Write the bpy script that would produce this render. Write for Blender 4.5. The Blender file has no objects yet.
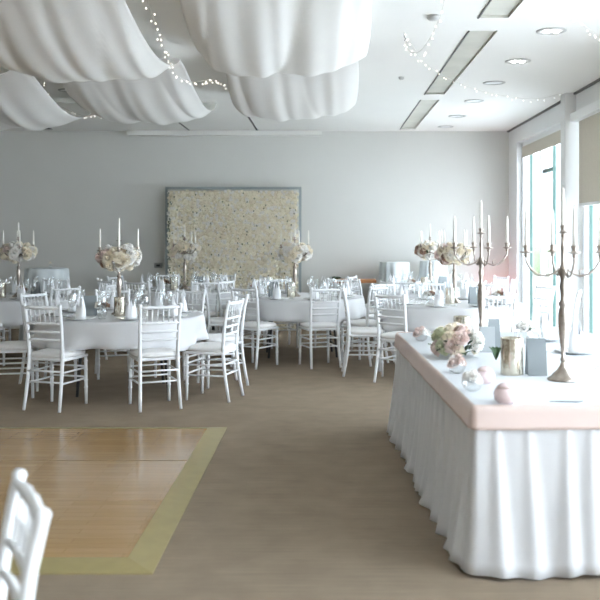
import bpy, math, random
from mathutils import Vector, Matrix
random.seed(7)
PI = math.pi
S = bpy.context.scene
col = S.collection

# ------------------------------------------------------------ camera, world, exposure
F, CX, CY, H = 870.0, 325.0, 236.0, 1.51
cam = bpy.data.cameras.new('camera'); co = bpy.data.objects.new('camera', cam); col.objects.link(co)
co.location = (0, 0, H); co.rotation_euler = (PI/2, 0, 0)
cam.sensor_width = 36; cam.lens = F/600*36
cam.shift_x = -(CX-300)/600; cam.shift_y = -(300-CY)/600
cam.clip_start = .05; cam.clip_end = 300
cam.dof.use_dof = True; cam.dof.focus_distance = 7.6; cam.dof.aperture_fstop = 2.8
S.camera = co
S.view_settings.view_transform = 'Standard'; S.view_settings.look = 'None'
S.view_settings.exposure = 0.64; S.view_settings.gamma = 1.0; S.view_settings.use_curve_mapping = False
W = bpy.data.worlds.new('world'); S.world = W; W.use_nodes = True
bg = W.node_tree.nodes['Background']; bg.inputs[0].default_value = (.81, .885, 1.0, 1); bg.inputs[1].default_value = 9.0
sun = bpy.data.lights.new('sun', 'SUN'); sun.energy = 9; sun.angle = .02; sun.color = (1, .99, .98)
suo = bpy.data.objects.new('sun', sun); col.objects.link(suo); suo.rotation_euler = (math.radians(-32), 0, 0)   # high sun beyond the back wall, added to bounce terrace light onto the ceiling
S.cycles.max_bounces = 14; S.cycles.diffuse_bounces = 7; S.cycles.transparent_max_bounces = 24
S.cycles.glossy_bounces = 4; S.cycles.sample_clamp_indirect = 6

XR, YB, ZC = 3.0, 14.2, 3.22     # right wall, back wall, ceiling
XL, YF = -8.0, -6.0
PIL = [(10.4, 10.7), (7.1, 7.4), (3.8, 4.1), (.5, .8), (-2.8, -2.5)]
OPEN = [(10.7, 13.6), (7.4, 10.4), (4.1, 7.1), (.8, 3.8), (-2.5, .5), (-5.6, -2.8)]

def portal(name, loc, rot, sx, sy):
    l = bpy.data.lights.new(name, 'AREA'); l.shape = 'RECTANGLE'; l.size = sx; l.size_y = sy
    l.cycles.is_portal = True
    o = bpy.data.objects.new(name, l); col.objects.link(o); o.location = loc; o.rotation_euler = rot
for a, b in OPEN:
    portal('daylight_portal', (XR+.3, (a+b)/2, 1.5), (0, PI/2, 0), 2.9, b-a)
# pink wash from the little uplighter standing in the far right corner
pl = bpy.data.lights.new('uplight_beam', 'SPOT'); pl.energy = 12; pl.color = (1, .22, .25); pl.spot_size = 1.7; pl.spot_blend = .8
plo = bpy.data.objects.new('uplight_beam', pl); col.objects.link(plo); plo.location = (2.72, 13.78, .2)
plo.rotation_euler = (Vector((2.85, 14.15, 1.6))-Vector((2.72, 13.78, .2))).to_track_quat('-Z', 'Y').to_euler()

# ------------------------------------------------------------ materials
def mat(name, c, rough=.6, metal=0, var=0, vscale=8, bump=0, bscale=60, c2=None, trans=0, emit=None, estr=0, sheen=0, spec=.5):
    m = bpy.data.materials.new(name); m.use_nodes = True
    nt = m.node_tree; n = nt.nodes; L = nt.links
    p = n['Principled BSDF']; out = n['Material Output']
    p.inputs['Roughness'].default_value = rough; p.inputs['Metallic'].default_value = metal
    p.inputs['Specular IOR Level'].default_value = spec
    tc = n.new('ShaderNodeTexCoord')
    nz = n.new('ShaderNodeTexNoise'); nz.inputs['Scale'].default_value = vscale; nz.inputs['Detail'].default_value = 4
    L.new(tc.outputs['Object'], nz.inputs['Vector'])
    r = n.new('ShaderNodeValToRGB')
    if c2 is None: c2 = tuple(x*(1-var) for x in c)
    r.color_ramp.elements[0].position = .3; r.color_ramp.elements[0].color = (*c2, 1)
    r.color_ramp.elements[1].position = .7; r.color_ramp.elements[1].color = (*c, 1)
    L.new(nz.outputs['Fac'], r.inputs['Fac']); L.new(r.outputs['Color'], p.inputs['Base Color'])
    if bump:
        b = n.new('ShaderNodeTexNoise'); b.inputs['Scale'].default_value = bscale; b.inputs['Detail'].default_value = 3
        L.new(tc.outputs['Object'], b.inputs['Vector'])
        bp = n.new('ShaderNodeBump'); bp.inputs['Strength'].default_value = bump; bp.inputs['Distance'].default_value = .01
        L.new(b.outputs['Fac'], bp.inputs['Height']); L.new(bp.outputs['Normal'], p.inputs['Normal'])
    if sheen: p.inputs['Sheen Weight'].default_value = sheen
    if emit: p.inputs['Emission Color'].default_value = (*emit, 1); p.inputs['Emission Strength'].default_value = estr
    if trans:
        t = n.new('ShaderNodeBsdfTranslucent'); L.new(r.outputs['Color'], t.inputs['Color'])
        mx = n.new('ShaderNodeMixShader'); mx.inputs[0].default_value = trans
        L.new(p.outputs[0], mx.inputs[1]); L.new(t.outputs[0], mx.inputs[2]); L.new(mx.outputs[0], out.inputs[0])
    return m

def glass_mat(name, tint=(1, 1, 1), base=.06):
    m = bpy.data.materials.new(name); m.use_nodes = True
    nt = m.node_tree; n = nt.nodes; L = nt.links; n.remove(n['Principled BSDF'])
    t = n.new('ShaderNodeBsdfTransparent'); t.inputs[0].default_value = (*tint, 1)
    g = n.new('ShaderNodeBsdfGlossy'); g.inputs['Roughness'].default_value = .03
    lw = n.new('ShaderNodeLayerWeight'); lw.inputs[0].default_value = .35
    mr = n.new('ShaderNodeMapRange'); mr.inputs[3].default_value = base; mr.inputs[4].default_value = .75
    mx = n.new('ShaderNodeMixShader')
    L.new(lw.outputs['Facing'], mr.inputs[0]); L.new(mr.outputs[0], mx.inputs[0])
    L.new(t.outputs[0], mx.inputs[1]); L.new(g.outputs[0], mx.inputs[2]); L.new(mx.outputs[0], n['Material Output'].inputs[0])
    return m

M = {}
M['wall'] = mat('painted_wall', (.65, .64, .605), .85, var=.03, vscale=1.5, bump=.08, bscale=90)
M['wall_white'] = mat('white_window_wall', (.78, .78, .77), .8, var=.02, vscale=2)
M['ceiling'] = mat('ceiling_paint', (.80, .785, .75), .9, var=.02, vscale=1.2)
M['slot'] = mat('ceiling_slot_paint', (.62, .61, .54), .7, var=.15, vscale=3)
M['slot_edge'] = mat('slot_edge', (.12, .12, .11), .6)
M['track'] = mat('curtain_track_paint', (.74, .73, .69), .6)
M['white_frame'] = mat('white_window_frame', (.82, .83, .83), .45)
M['green_frame'] = mat('green_grey_mullion', (.09, .17, .15), .4)
M['pane'] = glass_mat('window_pane_glass', (.97, .99, .985), .04)
M['glass'] = glass_mat('table_glass', (.97, .98, .98), .10)
M['blind'] = mat('taupe_blind_fabric', (.56, .52, .45), .9, var=.05, vscale=30, trans=.25)
M['chair'] = mat('white_painted_wood', (.86, .87, .88), .35, var=.02, vscale=10)
M['cushion'] = mat('white_seat_fabric', (.86, .85, .84), .8, var=.03, bump=.15, bscale=200)
M['cloth'] = mat('white_table_linen', (.80, .80, .81), .8, var=.02, vscale=4, bump=.1, bscale=300, trans=.12)
M['top_cloth'] = mat('daylight_tinted_table_cover', (.70, .73, .76), .7, var=.02, vscale=4, bump=.05, bscale=200)  # bluish cast of the daylight is put into the cover's colour
M['blue_cloth'] = mat('pale_cocktail_linen', (.72, .76, .77), .7, var=.04, vscale=4, trans=.1)
M['skirt'] = mat('white_satin_skirt', (.76, .755, .76), .5, var=.02, vscale=5, trans=.2, sheen=.3)
M['blush'] = mat('blush_satin', (.80, .64, .58), .5, var=.04, vscale=9, trans=.15, sheen=.3)
M['drape'] = mat('sheer_white_voile', (.90, .89, .87), .9, var=.02, vscale=3, trans=.45)
M['leg'] = mat('grey_table_leg', (.10, .10, .10), .45, metal=.6)
M['wood'] = mat('table_ply', (.38, .27, .17), .6, var=.2)
M['orange_wood'] = mat('orange_beech', (.60, .26, .10), .45, var=.25, vscale=14)
M['antique'] = mat('antique_champagne_metal', (.52, .45, .39), .30, metal=1, var=.45, vscale=25)
M['mirror'] = mat('mercury_silver', (.78, .72, .60), .16, metal=1, var=.2, vscale=20, bump=.2, bscale=25)
M['candle'] = mat('ivory_wax', (.90, .87, .80), .45, var=.02)
M['wick'] = mat('wick', (.05, .04, .03), .9)
M['card'] = mat('grey_card', (.27, .30, .31), .6, var=.04)
M['card_light'] = mat('light_grey_card', (.46, .49, .51), .5, var=.03)
M['plate'] = mat('white_china', (.88, .88, .87), .2, var=.01)
M['napkin'] = mat('white_napkin', (.88, .89, .91), .8, var=.02, bump=.2, bscale=100)
M['steel'] = mat('cutlery_steel', (.7, .7, .7), .2, metal=1)
M['pink'] = mat('pink_glass_votive', (.84, .68, .68), .25, var=.10, vscale=30)
M['ivory_rose'] = mat('ivory_rose', (.92, .85, .72), .8, var=.08, vscale=40, trans=.3)
M['blush_rose'] = mat('blush_rose', (.87, .73, .68), .8, var=.10, vscale=40, trans=.2)
M['white_rose'] = mat('white_rose', (.93, .91, .88), .8, var=.05, vscale=40, trans=.3)
M['green_rose'] = mat('green_white_rose', (.78, .80, .60), .8, var=.15, vscale=40, trans=.2)
M['dusty_rose'] = mat('dusty_rose', (.50, .33, .25), .8, var=.3, vscale=40)
M['cream_bloom'] = mat('cream_bloom', (.95, .90, .77), .8, var=.04, vscale=30)
M['leaf'] = mat('dark_leaf', (.05, .11, .04), .5, var=.4, vscale=20)
M['bulb'] = mat('fairy_bulb', (1, .95, .85), .3, emit=(1, .93, .8), estr=1.6)
M['wire'] = mat('clear_wire', (.62, .60, .55), .4)
M['lamp'] = mat('lit_lamp', (1, 1, 1), .3, emit=(1, .98, .95), estr=7)
M['lamp_rim'] = mat('downlight_rim', (.45, .44, .42), .4)
M['dark'] = mat('dark_plastic', (.04, .04, .04), .5)
M['switch'] = mat('grey_plate', (.35, .35, .33), .5)
M['backing'] = mat('backdrop_backing', (.72, .66, .50), .9)
M['frame_metal'] = mat('backdrop_frame_metal', (.30, .34, .34), .4, metal=.3)
M['trim_gold'] = mat('dance_floor_edge', (.34, .275, .12), .38, var=.12, vscale=12)
M['paving'] = mat('outside_paving', (.66, .68, .70), .9, var=.1)
M['render_wall'] = mat('outside_white_render', (.70, .72, .72), .9)
M['lawn'] = mat('hedge_green', (.20, .34, .16), .9, var=.5, vscale=6)

def carpet():
    m = mat('taupe_carpet', (.325, .255, .185), .95, var=.16, vscale=5, bump=.5, bscale=350, spec=.15)
    n = m.node_tree.nodes; L = m.node_tree.links
    p = n['Principled BSDF']; src = p.inputs['Base Color'].links[0].from_socket
    tc = n.new('ShaderNodeTexCoord'); mp = n.new('ShaderNodeMapping'); mp.inputs['Scale'].default_value = (1.2, 60, 1)
    nz = n.new('ShaderNodeTexNoise'); nz.inputs['Scale'].default_value = 1.5; nz.inputs['Detail'].default_value = 5
    L.new(tc.outputs['Object'], mp.inputs[0]); L.new(mp.outputs[0], nz.inputs['Vector'])
    mr = n.new('ShaderNodeMapRange'); mr.inputs[3].default_value = .78; mr.inputs[4].default_value = 1.18
    L.new(nz.outputs['Fac'], mr.inputs[0])
    mx = n.new('ShaderNodeMix'); mx.data_type = 'RGBA'; mx.blend_type = 'MULTIPLY'; mx.inputs[0].default_value = 1
    L.new(src, mx.inputs[6]); L.new(mr.outputs[0], mx.inputs[7]); L.new(mx.outputs[2], p.inputs['Base Color'])
    return m
M['carpet'] = carpet()

def parquet():
    m = bpy.data.materials.new('finger_parquet'); m.use_nodes = True
    n = m.node_tree.nodes; L = m.node_tree.links; p = n['Principled BSDF']
    tc = n.new('ShaderNodeTexCoord'); br = n.new('ShaderNodeTexBrick')
    br.inputs['Color1'].default_value = (.44, .275, .125, 1); br.inputs['Color2'].default_value = (.37, .225, .095, 1)
    br.inputs['Mortar'].default_value = (.26, .15, .06, 1)
    br.inputs['Scale'].default_value = 1; br.inputs['Brick Width'].default_value = .46; br.inputs['Row Height'].default_value = .066
    br.inputs['Mortar Size'].default_value = .0016; br.offset = .37; br.inputs['Bias'].default_value = -.2
    L.new(tc.outputs['Object'], br.inputs['Vector'])
    mp = n.new('ShaderNodeMapping'); mp.inputs['Scale'].default_value = (2, 40, 1)
    nz = n.new('ShaderNodeTexNoise'); nz.inputs['Scale'].default_value = 2; nz.inputs['Detail'].default_value = 5
    L.new(tc.outputs['Object'], mp.inputs[0]); L.new(mp.outputs[0], nz.inputs['Vector'])
    mr = n.new('ShaderNodeMapRange'); mr.inputs[3].default_value = .72; mr.inputs[4].default_value = 1.22
    L.new(nz.outputs['Fac'], mr.inputs[0])
    mx = n.new('ShaderNodeMix'); mx.data_type = 'RGBA'; mx.blend_type = 'MULTIPLY'; mx.inputs[0].default_value = 1
    L.new(br.outputs['Color'], mx.inputs[6]); L.new(mr.outputs[0], mx.inputs[7]); L.new(mx.outputs[2], p.inputs['Base Color'])
    n2 = n.new('ShaderNodeTexNoise'); n2.inputs['Scale'].default_value = 3
    L.new(tc.outputs['Object'], n2.inputs['Vector'])
    r2 = n.new('ShaderNodeMapRange'); r2.inputs[3].default_value = .10; r2.inputs[4].default_value = .22
    L.new(n2.outputs['Fac'], r2.inputs[0]); L.new(r2.outputs[0], p.inputs['Roughness'])
    p.inputs['Specular IOR Level'].default_value = .6
    return m
M['parquet'] = parquet()

# ------------------------------------------------------------ mesh building
class MB:
    def __init__(s): s.v = []; s.f = []; s.sm = []
    def add(s, vs, fs, smooth=True, T=None):
        o = len(s.v)
        s.v += [tuple(T @ Vector(v)) if T else tuple(v) for v in vs]
        s.f += [tuple(i+o for i in f) for f in fs]; s.sm += [smooth]*len(fs); return s
    def box(s, x0, x1, y0, y1, z0, z1, T=None):
        v = [(x0,y0,z0),(x1,y0,z0),(x1,y1,z0),(x0,y1,z0),(x0,y0,z1),(x1,y0,z1),(x1,y1,z1),(x0,y1,z1)]
        return s.add(v, [(0,3,2,1),(4,5,6,7),(0,1,5,4),(1,2,6,5),(2,3,7,6),(3,0,4,7)], False, T)
    def rbox(s, x0, x1, y0, y1, z0, z1, r=.01, T=None, taper=0):
        # box with rounded rims: stacked rounded rectangles
        def ring(dx, z, k):
            out = []; c = max(r-dx*0, .002)
            for cx, cy, a0 in ((x1-c, y1-c, 0), (x0+c, y1-c, 1), (x0+c, y0+c, 2), (x1-c, y0+c, 3)):
                for i in range(4):
                    a = (a0+i/3)*PI/2; out.append((cx+(c-dx)*math.cos(a), cy+(c-dx)*math.sin(a), z))
            return out
        rr = min(r, (z1-z0)/2)
        rings = [ring(rr*.7, z0, 0), ring(rr*.2, z0+rr*.3, 0), ring(0, z0+rr, 0), ring(0, z1-rr, 0), ring(rr*.2, z1-rr*.3, 0), ring(rr*.7, z1, 0)]
        return s.loft(rings, True, True, T)
    def loft(s, rings, cap0=True, cap1=True, T=None, closed=True, smooth=True):
        n = len(rings[0]); v = [p for r in rings for p in r]; f = []
        for j in range(len(rings)-1):
            for i in range(n if closed else n-1):
                k = (i+1) % n
                f.append((j*n+i, j*n+k, (j+1)*n+k, (j+1)*n+i))
        if cap0: f.append(tuple(range(n-1, -1, -1)))
        if cap1: f.append(tuple((len(rings)-1)*n+i for i in range(n)))
        return s.add(v, f, smooth, T)
    def lathe(s, prof, n=16, T=None, cap0=True, cap1=True):
        return s.loft([[(r*math.cos(2*PI*i/n), r*math.sin(2*PI*i/n), z) for i in range(n)] for r, z in prof], cap0, cap1, T)
    def tube(s, pts, rad, n=8, T=None, cap=True):
        pts = [Vector(p) for p in pts]
        if not hasattr(rad, '__len__'): rad = [rad]*len(pts)
        rings = []; up = None
        for i, p in enumerate(pts):
            d = (pts[min(i+1, len(pts)-1)]-pts[max(i-1, 0)]).normalized()
            if up is None: up = Vector((0, 0, 1)) if abs(d.z) < .9 else Vector((1, 0, 0))
            a = d.cross(up).normalized(); b = a.cross(d).normalized(); up = b
            rings.append([tuple(p+(a*math.cos(2*PI*k/n)+b*math.sin(2*PI*k/n))*rad[i]) for k in range(n)])
        return s.loft(rings, cap, cap, T)
    def ball(s, c, r, n=10, m=6, sz=1, T=None):
        c = Vector(c)
        rings = [[(c.x+r*math.sin(PI*j/m)*math.cos(2*PI*i/n), c.y+r*math.sin(PI*j/m)*math.sin(2*PI*i/n), c.z-r*sz*math.cos(PI*j/m)) for i in range(n)] for j in range(1, m)]
        return s.loft(rings, True, True, T)
    def mesh(s, name, m):
        me = bpy.data.meshes.new(name); me.from_pydata(s.v, [], s.f)
        me.polygons.foreach_set('use_smooth', s.sm); me.materials.append(M[m]); me.update()
        return me
    def build(s, name, m, parent=None, loc=None):
        me = s.mesh(name, m); o = bpy.data.objects.new(name, me); col.objects.link(o)
        if parent: o.parent = parent
        if loc is not None: o.location = loc
        return o
def inst(name, me, parent=None, loc=(0,0,0), rot=(0,0,0), sc=1):
    o = bpy.data.objects.new(name, me); col.objects.link(o)
    if parent: o.parent = parent
    o.location = loc; o.rotation_euler = rot
    o.scale = (sc, sc, sc) if not hasattr(sc, '__len__') else sc
    return o
def tag(o, label=None, cat=None, group=None, kind=None):
    if label: o['label'] = label
    if cat: o['category'] = cat
    if group: o['group'] = group
    if kind: o['kind'] = kind
    return o
def empty(name, loc=(0,0,0), rz=0):
    o = bpy.data.objects.new(name, None); col.objects.link(o); o.empty_display_size = .1
    o.location = loc; o.rotation_euler = (0, 0, rz); return o
def copy_tree(o, parent=None):
    c = o.copy(); col.objects.link(c); c.parent = parent
    for ch in list(o.children): copy_tree(ch, c)
    return c
class Proto:
    """first placement uses the source itself, later ones are copies"""
    def __init__(s, root): s.root = root; s.used = False
    def place(s, loc, rz, label, cat, group=None, sc=None):
        o = s.root if not s.used else copy_tree(s.root)
        s.used = True
        for k in ('label', 'category', 'group'):
            if k in o: del o[k]
        o.location = loc; o.rotation_euler = (0, 0, rz)
        if sc: o.scale = (sc, sc, sc)
        return tag(o, label, cat, group)
def struct(name, mb, m, parent=None):
    o = mb.build(name, m, parent)
    if not parent: o['kind'] = 'structure'
    return o

# ------------------------------------------------------------ setting
fl = struct('floor', MB().box(XL, XR, YF, YB, -.1, 0), 'carpet')
struct('wall_back', MB().box(XL-.2, XR+.4, YB, YB+.2, -.1, ZC+.2), 'wall')
struct('wall_left', MB().box(XL-.2, XL, YF, YB, -.1, ZC+.2), 'wall')
w = MB()
w.box(XR, XR+.25, 13.6, YB, -.1, ZC+.2)
w.box(XR, XR+.25, YF-.2, 13.6, 2.97, ZC+.2)
w.box(XR, XR+.25, YF-.2, 13.6, -.1, .12)
w.box(XR, XR+.25, YF-.2, -5.6, .12, 2.97)
for a, b in PIL: w.box(2.87, XR+.25, a, min(b, a+.2) if a > 10 else b, 0, ZC)
w.box(XR, XR+.25, 10.5, 10.7, 0, ZC)
struct('wall_right', w, 'wall_white')
struct('wall_front', MB().box(XL-.2, XR+.25, YF-.2, YF, -.1, ZC+.2), 'wall_white')

# ceiling with recessed slots
SL = [(1.20, 1.44, 3.3, 6.82), (1.20, 1.44, 7.25, 10.5), (1.20, 1.44, 10.94, 13.9), (-2.215, -2.185, 11.6, 14.1), (-1.115, -1.085, 11.6, 14.1), (-4.62, -4.36, 12.9, 13.95)]
xs = sorted({XL, XR} | {s[0] for s in SL} | {s[1] for s in SL}); ys = sorted({YF, YB} | {s[2] for s in SL} | {s[3] for s in SL})
c = MB()
for i in range(len(xs)-1):
    for j in range(len(ys)-1):
        mx, my = (xs[i]+xs[i+1])/2, (ys[j]+ys[j+1])/2
        if any(s[0] < mx < s[1] and s[2] < my < s[3] for s in SL): continue
        c.add([(xs[i], ys[j], ZC), (xs[i], ys[j+1], ZC), (xs[i+1], ys[j+1], ZC), (xs[i+1], ys[j], ZC)], [(0, 1, 2, 3)], False)
c.box(XL, XR, YF, YB, ZC+.16, ZC+.2)
struct('ceiling', c, 'ceiling')
for k, s in enumerate(SL):
    m = MB(); x0, x1, y0, y1 = s; z0, z1 = ZC, ZC+(.02 if k < 3 else .12); e = .001
    m.add([(x0,y0,z0),(x1,y0,z0),(x1,y1,z0),(x0,y1,z0),(x0,y0,z1),(x1,y0,z1),(x1,y1,z1),(x0,y1,z1)],
          [(4,5,6,7),(0,1,5,4),(1,2,6,5),(2,3,7,6),(3,0,4,7)], False)
    wide = x1-x0 > .1
    t = struct('trim_%d' % (k+2), m, 'slot' if wide and k < 3 else 'slot_edge')
    if wide and k < 3:
        e = MB()
        for q in (x0,): e.box(q-.006, q+.006, y0, y1, ZC-.008, ZC)
        e.build('slot_rim', 'slot_edge', t)
struct('trim_1', MB().box(-3.2, -.05, YB-.16, YB, ZC-.085, ZC-.005), 'track')
struct('trim_20', MB().box(XR-.03, XR, 10.7, YB, ZC-.02, ZC), 'slot_edge')
struct('trim_21', MB().box(XR-.03, XR, 7.4, 10.4, ZC-.02, ZC), 'slot_edge')
struct('baseboard_back', MB().box(XL, XR, YB-.02, YB, 0, .1), 'white_frame')

# windows of the right wall
def window(idx, a, b, mull, transom=None, thick=None, blind=None, shade=None):
    root = empty('window_%d' % idx, (XR+.12, (a+b)/2, 0)); root['kind'] = 'structure'
    ym = (a+b)/2
    def bx(x0, x1, y0, y1, z0, z1): return MB().box(x0-XR-.12, x1-XR-.12, y0-ym, y1-ym, z0, z1)
    f = MB()
    for q in ((a, a+.07, .12, 2.97), (b-.07, b, .12, 2.97)):
        f.box(-.04, .04, q[0]-ym, q[1]-ym, q[2], q[3])
    f.box(-.04, .04, a-ym, b-ym, .12, .19); f.box(-.04, .04, a-ym, b-ym, 2.89, 2.97)
    f.build('window_frame', 'white_frame', root)
    bx(XR+.12-.003, XR+.12+.003, a+.07, b-.07, .19, 2.89).build('pane', 'pane', root)
    for y in mull: bx(XR+.10, XR+.14, y-.014, y+.014, .19, 2.89).build('mullion', 'green_frame', root)
    if thick:
        for y in thick: bx(XR+.07, XR+.15, y-.03, y+.03, .19, 2.89).build('mullion', 'white_frame', root)
    if transom: bx(XR+.09, XR+.145, transom[0], transom[1], 2.40, 2.45).build('transom', 'green_frame', root)
    if shade: bx(XR+.06, XR+.075, a+.08, b-.08, shade, 2.89).build('rolled_shade', 'blind', root)
    if blind:
        t = empty('roller_blind', (XR+.02, ym, 0))
        tag(t, 'taupe roller blind half lowered over the window at the right edge' if idx == 2 else 'taupe roller blind further along the window wall', 'blind')
        MB().box(-.09, .02, a-ym+.0, b-ym-.0, 2.87, 2.97).build('blind_case', 'white_frame', t)
        MB().box(-.006, 0, a-ym+.08, b-ym-.08, blind+.03, 2.875).build('blind_fabric', 'blind', t)
        MB().box(-.012, .006, a-ym+.08, b-ym-.08, blind, blind+.035).build('bottom_bar', 'white_frame', t)
window(1, 10.7, 13.6, [13.16, 11.83], transom=(11.83, 12.35), thick=[12.4], shade=2.72)
window(2, 7.4, 10.4, [10.2, 9.2, 8.3], blind=1.86)
window(3, 4.1, 7.1, [6.1, 5.1])
window(4, .8, 3.8, [2.8, 1.8])
window(5, -2.5, .5, [-.5, -1.5])
window(6, -5.6, -2.8, [-3.7, -4.6])

# outside: paving, a pale wing of the building and a clipped hedge
tag(struct('terrace', MB().box(XR+.25, 40, -20, 60, -.25, -.12), 'paving'), kind='structure')
g = MB().box(3.9, 4.6, 14.6, 15.1, -.12, 3.4)
tag(g.build('outside_column', 'render_wall'), 'pale rendered column standing outside the far window', 'column')
hg = MB()
for k in range(46):
    y = 12+k*.62; x = 9.2+random.uniform(-.2, .2)
    hg.ball((x, y, .35), random.uniform(.55, .75), 8, 6, 1.1)
tag(hg.build('clipped_hedge', 'lawn'), 'green clipped hedge outside beyond the terrace', 'hedge')

# wall socket, uplighter, console by the back wall
t = empty('wall_switch', (-2.72, YB, 1.03))
MB().rbox(-.07, .07, -.015, 0, -.04, .04, .006).build('plate', 'switch', t); MB().box(-.03, .03, -.02, -.015, -.015, .015).build('rocker', 'dark', t)
tag(t, 'small grey switch plate on the back wall left of the flower wall', 'switch')
t = empty('uplighter', (2.72, 13.78, 0))
MB().lathe([(.09, 0), (.09, .02), (.075, .03), (.075, .14), (.085, .15)], 16, cap1=False).build('housing', 'dark', t)
tag(t, 'small black uplighter throwing pink light into the back right corner', 'light')
t = empty('console_table', (.47, 13.9, 0))
MB().rbox(-.34, .34, -.2, .2, .77, .82, .008).build('tabletop', 'orange_wood', t)
for x in (-.3, .3):
    for y in (-.16, .16): MB().box(x-.02, x+.02, y-.02, y+.02, 0, .77).build('leg', 'white_frame', t)
tag(t, 'orange wooden console table against the back wall', 'table')
t = empty('greenery', (.17, 13.85, .82))
m = MB()
for k in range(14):
    a = random.uniform(0, 2*PI); d = Vector((math.cos(a)*.09, math.sin(a)*.08, random.uniform(.02, .05)))
    m.add([(0,0,.0), (d.x*.5-d.y*.3, d.y*.5+d.x*.3, d.z), (d.x, d.y, d.z*.8), (d.x*.5+d.y*.3, d.y*.5-d.x*.3, d.z)], [(0,1,2,3)])
m.build('leaves', 'leaf', t); tag(t, 'dark green leaf sprig lying on the end of the wooden console', 'foliage')

# ------------------------------------------------------------ rose meshes
def rose_mb(r=1.0, seed=0, layers=((3, .30, .95), (4, .52, .85), (5, .78, .62), (6, 1.0, .35)), seg=3):
    rnd = random.Random(seed); m = MB()
    m.ball((0, 0, .35), .30, 6, 4, 1.6)
    for li, (n, rad, top) in enumerate(layers):
        for k in range(n):
            a0 = 2*PI*k/n+li*.6+rnd.uniform(-.1, .1); wdt = 2*PI/n*.62
            vs = []
            for j in range(4):
                t = j/3
                rr = rad*(.35+.65*math.sin(t*PI/2))*(1 if j < 3 else 1.10)
                z = top*t*(.95 if j < 3 else .93)-.25*(rad)
                ww = wdt*(.55+.45*math.sin(min(t*1.2, 1)*PI/2))*(.8 if j == 3 else 1)
                for i in range(seg+1):
                    u = -1+2*i/seg
                    a = a0+ww*u; q = rr*(1-.10*u*u)
                    vs.append((q*math.cos(a), q*math.sin(a), z-(.08*u*u if j == 3 else 0)))
            fs = [(j*(seg+1)+i, j*(seg+1)+i+1, (j+1)*(seg+1)+i+1, (j+1)*(seg+1)+i) for j in range(3) for i in range(seg)]
            m.add(vs, fs)
    m.v = [(x*r, y*r, z*r) for x, y, z in m.v]
    return m
ROSE = {k: rose_mb(1, i).mesh('bloom', k) for i, k in enumerate(('ivory_rose', 'blush_rose', 'white_rose', 'green_rose', 'dusty_rose', 'cream_bloom'))}
def aim(n):
    return Vector(n).to_track_quat('Z', 'Y').to_euler()
def leaf_mb(L=.08, w=.035):
    m = MB(); vs = []; 
    for j in range(6):
        t = j/5; ww = w*math.sin(PI*min(max(t, .02), .98))**.7
        vs += [(-ww/2, L*t, .01*math.sin(t*PI)+.004), (0, L*t, .01*math.sin(t*PI)), (ww/2, L*t, .01*math.sin(t*PI)+.004)]
    fs = [(j*3+i, j*3+i+1, j*3+i+4, j*3+i+3) for j in range(5) for i in range(2)]
    return m.add(vs, fs)
LEAF = leaf_mb().mesh('leaf', 'leaf')

# ------------------------------------------------------------ flower wall
FX0, FX1, FZ, FY = -2.50, -.45, 2.23, 13.95
t = empty('flower_wall', ((FX0+FX1)/2, FY, 0)); hw = (FX1-FX0)/2
tag(t, 'cream and ivory flower wall backdrop standing against the back wall', 'flower wall')
MB().box(-hw, hw, 0, .03, .02, FZ).build('backing', 'backing', t)
f = MB(); tx = hw+.05
f.box(-tx-.02, -tx+.02, .04, .08, 0, FZ+.06); f.box(tx-.02, tx+.02, .04, .08, 0, FZ+.06); f.box(-tx-.02, tx+.02, .04, .08, FZ+.03, FZ+.07)
f.build('stand_frame', 'frame_metal', t)
pos = []
stepx, stepz = .043, .041
nz_, nx_ = int(FZ/stepz), int(2*hw/stepx)
for j in range(nz_):
    for i in range(nx_+1):
        pos.append((-hw+i*stepx+(.026 if j % 2 else 0)+random.uniform(-.014, .014), FZ-.02-j*stepz+random.uniform(-.014, .014), random.uniform(.022, .034)))
random.shuffle(pos)
pos.sort(key=lambda p: -p[2]-(1 if p[1] > 1.1 else 0))
for i, (x, z, r) in enumerate(pos[:100]):
    inst('bloom', ROSE['cream_bloom' if i % 3 else 'ivory_rose'], t, (x, -.004, z), aim((random.uniform(-.4, .4), -1, random.uniform(-.3, .5))), r)
st = {'cream_bloom': MB(), 'ivory_rose': MB(), 'white_rose': MB()}
lite = rose_mb(1, 3, layers=((4, .5, .8), (5, .8, .55), (5, 1.0, .3)), seg=2)
for i, (x, z, r) in enumerate(pos[100:]):
    if random.random() < .02: continue
    k = random.choice(('cream_bloom', 'cream_bloom', 'ivory_rose', 'white_rose'))
    T = Matrix.LocRotScale(Vector((x, -.004, z)), aim((random.uniform(-.4, .4), -1, random.uniform(-.3, .5))), Vector((r, r, r)))
    st[k].add(lite.v, lite.f, True, T)
for k, m in st.items():
    o = m.build('blooms', k, t); o['kind'] = 'stuff'
lm = MB()
for k in range(170):
    x = random.uniform(-hw, hw); z = random.uniform(.1, FZ)
    if k < 45: x = -hw+random.uniform(-.01, .03)
    T = Matrix.LocRotScale(Vector((x, -.035, z)), aim((random.uniform(-.5, .5), -1, random.uniform(-.5, .5))), Vector((.55, .35, .5)))
    lb = leaf_mb(); lm.add(lb.v, lb.f, True, T)
o = lm.build('leaves', 'leaf', t); o['kind'] = 'stuff'

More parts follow.
